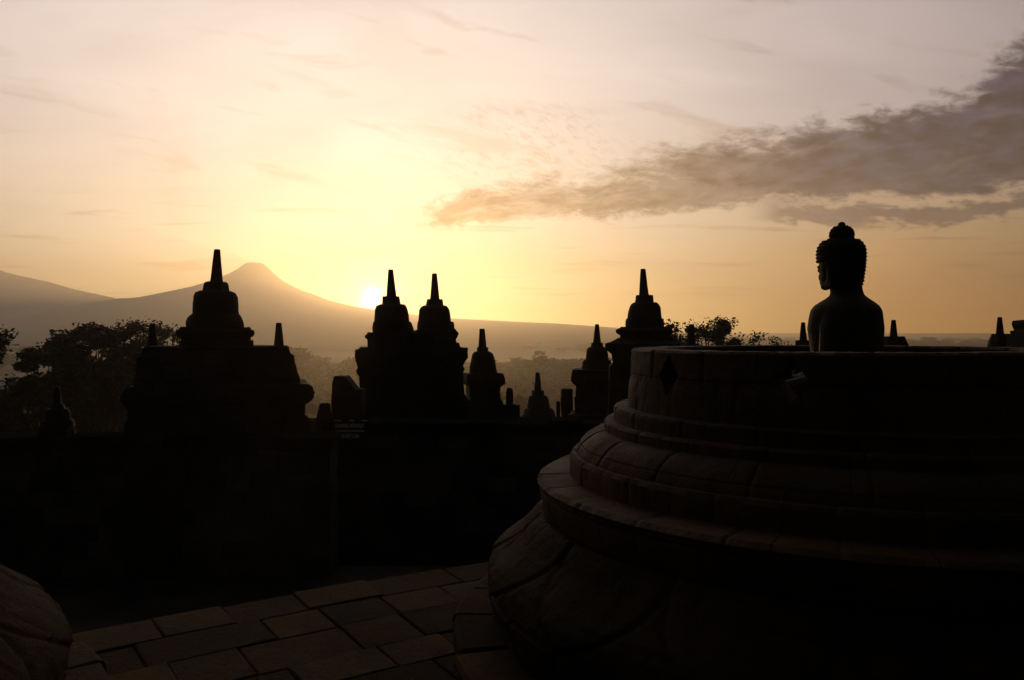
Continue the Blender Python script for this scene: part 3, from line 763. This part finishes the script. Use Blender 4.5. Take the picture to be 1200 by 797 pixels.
    for q_, (r_, z_) in enumerate(dens(prof, 0.022)):
        row = []
        for i in range(n):
            th_a = 2 * math.pi * i / n
            rr_, z2 = (js if z_ > zmid else js2)(th_a, 0, r_, z_)
            outer = r_ > ro_t - th_ / 2
            if not outer: rr_ = 2 * r_ - rr_
            rr_ -= (0.007 if outer else -0.007) * math.exp(-((z_ - zmid) / 0.010) ** 2)
            row.append(bm.verts.new((cx + rr_ * math.cos(th_a), cy + rr_ * math.sin(th_a), z2)))
        vr.append(row)
    vr.append(vr[0])
    for a_, b_ in zip(vr, vr[1:]):
        for i in range(n): bm.faces.new((a_[i], a_[(i + 1) % n], b_[(i + 1) % n], b_[i]))
    bell = link('bell_wall', bm, M_stupa, t)
    bmc = bmesh.new()
    for k_ in range(11):
        if k_ == 1: continue
        th0 = R(-123.6) + k_ * 2 * math.pi / 11
        c_, s_ = math.cos(th0), math.sin(th0)
        pr = []
        for rr_ in (ro_b - th_ - 0.15, ro_b + 0.15):
            pr.append([(rr_ * c_ - y_ * s_, rr_ * s_ + y_ * c_, zc_ + 1.452) for y_, zc_ in ((-0.080, 0.0), (0.0, -0.108), (0.080, 0.0), (0.0, 0.108))])
        rings(bmc, pr)
    mc = bpy.data.meshes.new('cut'); bmesh.ops.recalc_face_normals(bmc, faces=bmc.faces); bmc.to_mesh(mc); bmc.free()
    oc = bpy.data.objects.new('cut', mc); COL.objects.link(oc); oc.location = (cx, cy, 0)
    md = bell.modifiers.new('b', 'BOOLEAN'); md.operation = 'DIFFERENCE'; md.object = oc; md.solver = 'EXACT'
    dg = bpy.context.evaluated_depsgraph_get(); dg.update()
    me = bpy.data.meshes.new_from_object(bell.evaluated_get(dg)); bell.modifiers.clear(); bell.data = me; me.name = 'bell_wall'
    bpy.data.objects.remove(oc)
    for p_ in me.polygons: p_.use_smooth = True
    me.set_sharp_from_angle(angle=R(35))
    return t
stupa = build_stupa(SX, SY, 'large round stone stupa with its bell cut open, a statue sitting inside')
second = copy_tree(stupa); second.location = (LX, LY, 0); second.rotation_euler = (0, 0, 0.7)
second['label'] = 'second round stupa at the lower left corner, only the edge of its lotus rim showing'

# ------------------------------------------------------------------ the seated statue
SEAT = s1_t[1] + 0.004
st_o = thing('seated_statue', (SX, SY, SEAT), 'seated stone Buddha statue looking left above the rim of the open stupa', 'statue')
st_o.rotation_euler = (0, 0, R(-136))
def ellipsoid(bm, c_, r_, rot=None, seg=24):
    res = bmesh.ops.create_uvsphere(bm, u_segments=seg, v_segments=seg // 2 + 2, radius=1.0)
    mt = Matrix.Translation(c_) @ (rot.to_4x4() if rot else Matrix.Identity(4)) @ Matrix.Diagonal((*r_, 1))
    bmesh.ops.transform(bm, verts=res['verts'], matrix=mt)
def capsule(bm, pts, rad, n=12):
    for p_, r_ in zip(pts, rad): ellipsoid(bm, p_, (r_, r_, r_), seg=12)
    rs = []
    for i, p_ in enumerate(pts):
        p_ = Vector(p_)
        t_ = (Vector(pts[min(i + 1, len(pts) - 1)]) - Vector(pts[max(i - 1, 0)])).normalized()
        a = t_.cross(Vector((0.3, 0.21, 0.92))).normalized(); b = t_.cross(a)
        rs.append([tuple(p_ + (a * math.cos(2 * math.pi * q / n) + b * math.sin(2 * math.pi * q / n)) * rad[i]) for q in range(n)])
    rings(bm, rs)
def stack(bm, tabl, n=32):                          # (z, half width x, half depth y, centre y)
    rs = []
    for z, a, b, cy in tabl:
        ring = []
        for i in range(n):
            th = 2 * math.pi * i / n; cc, ss = math.cos(th), math.sin(th)
            ring.append((a * math.copysign(abs(cc) ** 0.85, cc), cy + b * math.copysign(abs(ss) ** 0.9, ss), z))
        rs.append(ring)
    rings(bm, rs)
Z0 = SEAT
def zz(y): return EYE - (y - HY) / F * 4.5 - Z0      # height above the seat of a photo row at the statue
body = bmesh.new()
stack(body, [(0.0, 0.20, 0.17, 0.02), (0.10, 0.215, 0.17, 0.02), (0.22, 0.205, 0.170, 0.01), (0.32, 0.215, 0.180, 0.005), (zz(385), 0.235, 0.190, 0.0), (zz(372), 0.236, 0.180, 0.002), (zz(364), 0.228, 0.174, 0.004), (zz(358.5), 0.208, 0.158, 0.006), (zz(354), 0.172, 0.132, 0.008), (zz(349.5), 0.124, 0.104, 0.010), (zz(346), 0.092, 0.088, 0.008), (zz(340), 0.082, 0.084, 0.004), (zz(328), 0.080, 0.084, -0.004)])
HOFF = -0.036
hz_ = zz(312)                                       # middle of the head
ellipsoid(body, (0, HOFF + 0.004, hz_ + 0.002), (0.118, 0.114, 0.132))
ellipsoid(body, (0, HOFF - 0.018, hz_ - 0.050), (0.094, 0.090, 0.084))            # jaw and cheeks
ellipsoid(body, (0, HOFF - 0.080, zz(335)), (0.036, 0.026, 0.022))                 # chin
ellipsoid(body, (0, HOFF - 0.104, zz(322)), (0.018, 0.018, 0.032), Matrix.Rotation(R(-14), 3, 'X'))   # nose
ellipsoid(body, (0, HOFF - 0.098, zz(329.5)), (0.030, 0.016, 0.008)); ellipsoid(body, (0, HOFF - 0.096, zz(331.6)), (0.024, 0.016, 0.008))   # lips
for s_ in (-1, 1):
    ellipsoid(body, (s_ * 0.043, HOFF - 0.096, zz(316.5)), (0.024, 0.012, 0.009)); ellipsoid(body, (s_ * 0.043, HOFF - 0.098, zz(312)), (0.034, 0.010, 0.006))   # lid, brow
    ellipsoid(body, (s_ * 0.117, HOFF + 0.006, zz(321)), (0.013, 0.026, 0.055)); ellipsoid(body, (s_ * 0.112, HOFF + 0.004, zz(332)), (0.011, 0.014, 0.030))  # long ears
    # arms, resting on the crossed legs
    capsule(body, [(s_ * 0.182, 0.010, zz(370)), (s_ * 0.206, 0.012, zz(386)), (s_ * 0.228, 0.012, 0.30), (s_ * 0.250, 0.0, 0.21)], [0.060, 0.066, 0.060, 0.052])
    capsule(body, [(s_ * 0.250, 0.0, 0.21), (s_ * 0.20, -0.13, 0.165), (s_ * 0.09, -0.225, 0.155)], [0.050, 0.042, 0.032])
    # legs
    capsule(body, [(s_ * 0.13, 0.02, 0.09), (s_ * 0.27, -0.10, 0.085), (s_ * 0.37, -0.20, 0.075)], [0.105, 0.098, 0.075])
    capsule(body, [(s_ * 0.37, -0.20, 0.072), (s_ * 0.20, -0.30, 0.072), (-s_ * 0.06, -0.31, 0.085 + 0.02 * s_)], [0.072, 0.062, 0.045])
    # hand: palm, four fingers, thumb
    ellipsoid(body, (s_ * 0.05, -0.245, 0.150 + 0.012 * s_), (0.050, 0.040, 0.016))
    for q in range(4):
        yb = -0.272 + q * 0.0185; L = (0.068, 0.078, 0.074, 0.058)[q]
        capsule(body, [(s_ * 0.012, yb, 0.152 + 0.012 * s_), (s_ * (0.012 - L * 0.55), yb - 0.003, 0.158 + 0.012 * s_), (s_ * (0.012 - L), yb - 0.004, 0.152 + 0.012 * s_)], [0.0095, 0.0090, 0.0075], 8)
    capsule(body, [(s_ * 0.06, -0.28, 0.160), (s_ * 0.03, -0.300, 0.180), (s_ * 0.006, -0.300, 0.196)], [0.012, 0.011, 0.009], 8)
sb = link('body', body, M_statue, st_o, local=True)
md = sb.modifiers.new('r', 'REMESH'); md.mode = 'VOXEL'; md.voxel_size = 0.0055; md.use_smooth_shade = True
ms = sb.modifiers.new('s', 'SMOOTH'); ms.factor = 0.5; ms.iterations = 8
dg = bpy.context.evaluated_depsgraph_get(); dg.update()
me = bpy.data.meshes.new_from_object(sb.evaluated_get(dg)); sb.modifiers.clear(); sb.data = me; me.name = 'body'
for p_ in me.polygons: p_.use_smooth = True
# hair: a close cap of tight curls down to the nape, with the raised topknot
hb = bmesh.new()
def curl(c_, r_):
    bmesh.ops.create_icosphere(hb, subdivisions=1, radius=r_, matrix=Matrix.Translation(c_))
HYC = HOFF + 0.010
tabh = [(279.2, 0.040), (280.5, 0.078), (283, 0.103), (287, 0.122), (292, 0.131), (299, 0.133), (305, 0.132), (309, 0.130), (315, 0.128), (322, 0.123), (330, 0.118), (337, 0.108)]
def hair_r(th, r_, y_):
    fr_ = max(0.0, -math.sin(th))                   # 1 straight ahead, over the face
    if y_ > 306: 
        cut = min(1.0, (y_ - 306) / 4) * (min(1.0, max(0.0, (fr_ - 0.22) / 0.30)))
        return r_ * (1 - 0.15 * cut)
    return r_
rs = []
for y_, r_ in tabh:
    rs.append([(hair_r(2 * math.pi * i / 40, r_, y_) * 0.96 * math.cos(2 * math.pi * i / 40), HYC + hair_r(2 * math.pi * i / 40, r_, y_) * math.sin(2 * math.pi * i / 40), zz(y_)) for i in range(40)])
rings(hb, rs)
yy_ = 280.2
while yy_ < 334:
    r_ = lerp_tab(tabh, yy_); n_ = max(6, int(2 * math.pi * r_ / 0.0225))
    for i in range(n_):
        th = 2 * math.pi * (i + (0.5 if int(yy_ / 4.0) % 2 else 0)) / n_
        rr_ = hair_r(th, r_, yy_)
        if rr_ > r_ * 0.97: curl(Vector((rr_ * 0.940 * math.cos(th), HYC + rr_ * 0.982 * math.sin(th), zz(yy_))), 0.0088)
    yy_ += 4.0 if yy_ > 284 else 2.6
uc = Vector((0, HYC + 0.004, zz(275)))
ellipsoid(hb, uc, (0.062, 0.062, 0.055)); ellipsoid(hb, (0, HYC + 0.004, zz(263.2)), (0.021, 0.021, 0.018), seg=12)
for i in range(120):
    zf = 1 - 2 * (i + 0.5) / 120; th = i * 2.399963
    if -0.5 < zf < 0.86: curl(uc + Vector((0.062 * math.sqrt(1 - zf * zf) * math.cos(th), 0.062 * math.sqrt(1 - zf * zf) * math.sin(th), 0.054 * zf)), 0.0095)
link('hair', hb, M_statue, st_o, local=True, smooth=True)

# ================================================================== trees
def leaf_mesh(pts, size, flat=0.5, seed=0):
    """one quad per point, randomly turned"""
    r_ = np.random.default_rng(seed); n = len(pts); pts = np.asarray(pts)
    a = r_.normal(size=(n, 3)); a[:, 2] *= flat; a /= np.linalg.norm(a, axis=1)[:, None]
    b = r_.normal(size=(n, 3)); b -= (a * b).sum(1)[:, None] * a; b /= np.linalg.norm(b, axis=1)[:, None]
    s = size * r_.uniform(0.6, 1.35, n)[:, None]
    V = np.stack([pts - a * s, pts + b * s * 0.42, pts + a * s, pts - b * s * 0.42], 1).reshape(-1, 3)
    return V
def mesh_quads(name, V, mat, parent=None):
    me = bpy.data.meshes.new(name); n = len(V) // 4
    me.vertices.add(len(V)); me.vertices.foreach_set('co', V.astype(np.float32).ravel())
    me.loops.add(4 * n); me.loops.foreach_set('vertex_index', np.arange(4 * n, dtype=np.int32))
    me.polygons.add(n); me.polygons.foreach_set('loop_start', np.arange(0, 4 * n, 4, dtype=np.int32))
    me.update(calc_edges=True); me.materials.append(mat)
    o = bpy.data.objects.new(name, me); COL.objects.link(o)
    if parent is not None: o.parent = parent
    return o
def tree(px, d, y_top, half_px, crown_px, label, seed, nclump=26, per=150, leaf=0.17, loose=0.5, name='tree', group=None):
    """trunk with limbs to each leaf clump; crown of small leaves with gaps between the clumps"""
    r_ = np.random.default_rng(seed)
    x = xat(px, d); zt = zat(y_top, d); gz = hgt(x, d) - 0.3
    hw = half_px / F * d; ch = crown_px / F * d
    t = thing(name, (x, d, gz), label, 'tree', group)
    H = zt - gz; bm = bmesh.new()
    zc = H - ch
    trunk = [(r_.normal() * 0.15 * k_, r_.normal() * 0.15 * k_, zc * k_ / 3 + (0 if k_ < 3 else 0.1)) for k_ in range(4)]
    trunk[0] = (0, 0, -0.2)
    trunk.append((trunk[-1][0] * 0.8, trunk[-1][1], zc + ch * 0.55))
    tr = 0.016 * H + 0.05
    tube(bm, trunk, [tr * 1.5, tr, tr * 0.85, tr * 0.65, tr * 0.2], 9)
    pts = []
    for k_ in range(nclump):
        th = r_.uniform(0, 2 * math.pi); q = r_.uniform(0.15, 1) ** 0.6
        zf = r_.uniform(0.05, 1.0)
        prof_ = math.sqrt(max(0.05, 1 - (abs(zf - 0.38) / 0.64) ** 2.2))
        cx_, cy_ = hw * q * prof_ * math.cos(th), hw * q * prof_ * math.sin(th)
        cz = zc + ch * (zf * 0.93)
        cr = hw * r_.uniform(0.14, 0.30)
        s0 = Vector(trunk[3]) * 0.9; e_ = Vector((cx_, cy_, cz))
        mid_ = s0.lerp(e_, 0.5) + Vector((r_.normal() * 0.2, r_.normal() * 0.2, -0.25))
        tube(bm, [s0, mid_, e_], [tr * 0.34, tr * 0.2, tr * 0.05], 5)
        n = int(per * r_.uniform(0.5, 1.3))
        dv = r_.normal(size=(n, 3)); dv /= np.linalg.norm(dv, axis=1)[:, None]
        rad = cr * r_.uniform(0.2, 1, (n, 1)) ** loose
        pp = dv * rad * np.array([1.0, 1.0, 0.62]) + np.array([cx_, cy_, cz])
        pts.append(pp)
        for tw_ in range(4):                        # twigs with sparse leaves past the clump
            dv_ = r_.normal(size=3); dv_[2] = abs(dv_[2]); dv_ /= np.linalg.norm(dv_)
            tip = np.array([cx_, cy_, cz]) + dv_ * cr * r_.uniform(1.0, 1.6)
            if tip[2] < H: 
                tube(bm, [e_, Vector(tip)], [tr * 0.05, tr * 0.02], 4)
                f_ = r_.uniform(0.4, 1.0, (9, 1))
                pts.append(np.array([cx_, cy_, cz]) + (tip - np.array([cx_, cy_, cz])) * f_ + r_.normal(size=(9, 3)) * 0.14)
    link('trunk', bm, M_bark, t, local=True)
    V = leaf_mesh(np.concatenate(pts), leaf, 0.6, seed)
    mesh_quads('crown', V, M_leaf, t)
    return t
tree(112, 37, 379, 60, 120, 'broad dark tree left of the large tower, tallest of the left trees', 11, 60, 330, 0.125, 0.4)
tree(172, 38, 376, 52, 84, 'loose feathery tree with open twigs right behind the left pinnacle', 12, 40, 110, 0.10, 0.7)
tree(50, 40, 403, 50, 100, 'lower dark tree stepping down toward the left edge', 13, 50, 330, 0.13, 0.4)
tree(-32, 37, 372, 41, 60, 'tree at the left edge of the view, only a sprig reaching in', 14, 22, 150, 0.11)
tree(8, 43, 440, 52, 90, 'dark low tree at the foot of the left trees', 15, 46, 330, 0.14, 0.4)
tree(140, 44, 425, 60, 90, 'dense dark tree filling the space behind the tallest left tree', 19, 50, 330, 0.14, 0.4)
tree(836, 40, 374, 46, 60, 'bushy tree peeping over the open stupa left of the statue', 16, 40, 130, 0.10, 0.6)
tree(786, 42, 379, 22, 50, 'thin see-through tree beside the tall tower', 17, 14, 50, 0.10, 0.8)
tree(898, 41, 391, 30, 40, 'sparse small tree with a few sprigs above the stupa rim', 18, 12, 26, 0.095, 0.9)

# far wood in the valley: reads as one hazy mass
def forest():
    r_ = np.random.default_rng(5); allV = []
    kinds = []
    for k_ in range(6):
        pts = []
        for q in range(9):
            th = r_.uniform(0, 6.28); qq = r_.uniform(0, 1) ** 0.5
            c_ = np.array([0.36 * qq * math.cos(th), 0.36 * qq * math.sin(th), r_.uniform(0.42, 0.90)])
            n = 26; dv = r_.normal(size=(n, 3)); dv /= np.linalg.norm(dv, axis=1)[:, None]
            pts.append(c_ + dv * r_.uniform(0.4, 1, (n, 1)) * np.array([0.17, 0.17, 0.12]))
        pts.append(np.stack([r_.normal(size=14) * 0.03, r_.normal(size=14) * 0.03, np.linspace(0, 0.5, 14)], 1))
        kinds.append(leaf_mesh(np.concatenate(pts), 0.135, 0.7, 50 + k_))
    d = 110.0
    while d < 3900:
        halfw = d * 0.50 if d < 700 else d * 0.68
        stepx = 8.0 * (d / 130) ** 0.62
        for x in np.arange(-halfw - 30, halfw + 30, stepx):
            x = x + r_.uniform(-0.5, 0.5) * stepx; y = d + r_.uniform(-0.5, 0.5) * stepx
            pxl = CX + x / y * F
            if not (-60 < pxl < 720 or d > 900): continue
            n_ = fbm(x + 300, y, 900) * 0.5 + fbm(x, y + 77, 260) * 0.3
            if 700 < y < 1700 and n_ < 0.30 + 0.30 * math.sin((y - 700) / 1000 * math.pi): continue
            if y > 1750 and n_ < -0.25: continue
            h = (r_.uniform(8, 13) + 4.5 * n_) * (1.0 if y < 1700 else 1.25)
            if 430 < y < 720: h *= 1.3
            if r_.uniform() < 0.07: h *= 1.4
            h = max(h, 5)
            w_ = h * r_.uniform(1.0, 1.7) * (1 + min(d, 1500) / 1600)
            a = r_.uniform(0, 6.28); V = kinds[r_.integers(6)]
            ca, sa = math.cos(a), math.sin(a)
            W = np.stack([(V[:, 0] * ca - V[:, 1] * sa) * w_ + x, (V[:, 0] * sa + V[:, 1] * ca) * w_ + y, V[:, 2] * h + hgt(x, y) - 0.4], 1)
            allV.append(W)
        d += 6.5 * (d / 110) ** 0.9
    o = mesh_quads('forest', np.concatenate(allV), M_forest)
    print('forest trees', len(allV))
    return tag(o, 'hazy wood filling the misty valley beyond the towers', kind='stuff')
forest()
# a few trees of the wood that stand out
def far_tree(px, d, y_top, wpx, label, kind, seed, group=None):
    r_ = np.random.default_rng(seed); x = xat(px, d); gz = hgt(x, d) - 0.3; H = zat(y_top, d) - gz; w_ = wpx / F * d / 2
    t = thing('slender_tree' if kind == 'slim' else 'tree', (x, d, gz), label, 'tree', group)
    bm = bmesh.new(); tube(bm, [(0, 0, -0.2), (0.1, 0, H * 0.4), (0, 0.1, H * 0.85)], [0.025 * H, 0.017 * H, 0.006 * H], 7)
    link('trunk', bm, M_bark, t, local=True)
    if kind == 'slim':
        n = 420; zf = r_.uniform(0.3, 1, n); th = r_.uniform(0, 6.28, n); rr_ = w_ * (1.03 - zf) ** 0.55 * r_.uniform(0.3, 1, n) * 1.4
        pts = np.stack([rr_ * np.cos(th), rr_ * np.sin(th), zf * H], 1); lf = 0.35
    else:
        pts = []
        for q in range(16):
            th = r_.uniform(0, 6.28); c_ = np.array([w_ * r_.uniform(0.1, 0.8) * math.cos(th), w_ * 0.6 * math.sin(th), H * r_.uniform(0.62, 0.95)])
            dv = r_.normal(size=(50, 3)); dv /= np.linalg.norm(dv, axis=1)[:, None]
            pts.append(c_ + dv * r_.uniform(0.3, 1, (50, 1)) * np.array([w_ * 0.3, w_ * 0.3, w_ * 0.2]))
        pts = np.concatenate(pts); lf = 0.6
    mesh_quads('crown', leaf_mesh(pts, lf, 0.7, seed), M_forest, t)
for i, (px, yt) in enumerate(((354.5, 430), (358.5, 428.5), (367.3, 427.5), (349.5, 427))):
    far_tree(px, 560, yt, 3.0, 'slim pointed tree in the misty valley right of the large tower', 'slim', 70 + i, 'slim pointed trees in the valley')
far_tree(382, 640, 419, 16, 'round crowned tree standing over the valley mist left of the twin towers', 'round', 80)
far_tree(632, 690, 410.5, 22, 'spreading tree above the valley wood behind the lowest stupa', 'round', 81)

# spires sit on their harmika, writing on its board
for o in list(bpy.data.objects):
    if o.parent is not None and o.name.split('.')[0] in ('spire', 'lettering', 'stripe'):
        host = 'harmika' if o.name.startswith('spire') else 'board'
        for q in o.parent.children:
            if q.name.split('.')[0] == host:
                o.parent = q
                break
for o in bpy.data.objects:
    if o.parent is None and 'category' in o.keys():
        gname = {'stone_tower': 'spired stone towers of the monument', 'small_stupa': 'small spired stupas on the far wall', 'stone_finial': 'stone stubs along the walls', 'balustrade_wall': 'balustrade walls of the monument', 'tree': 'trees around the monument', 'open_stupa': 'round stupas on the terrace'}.get(o.name.split('.')[0])
        if gname and 'group' not in o.keys(): o['group'] = gname
clean()
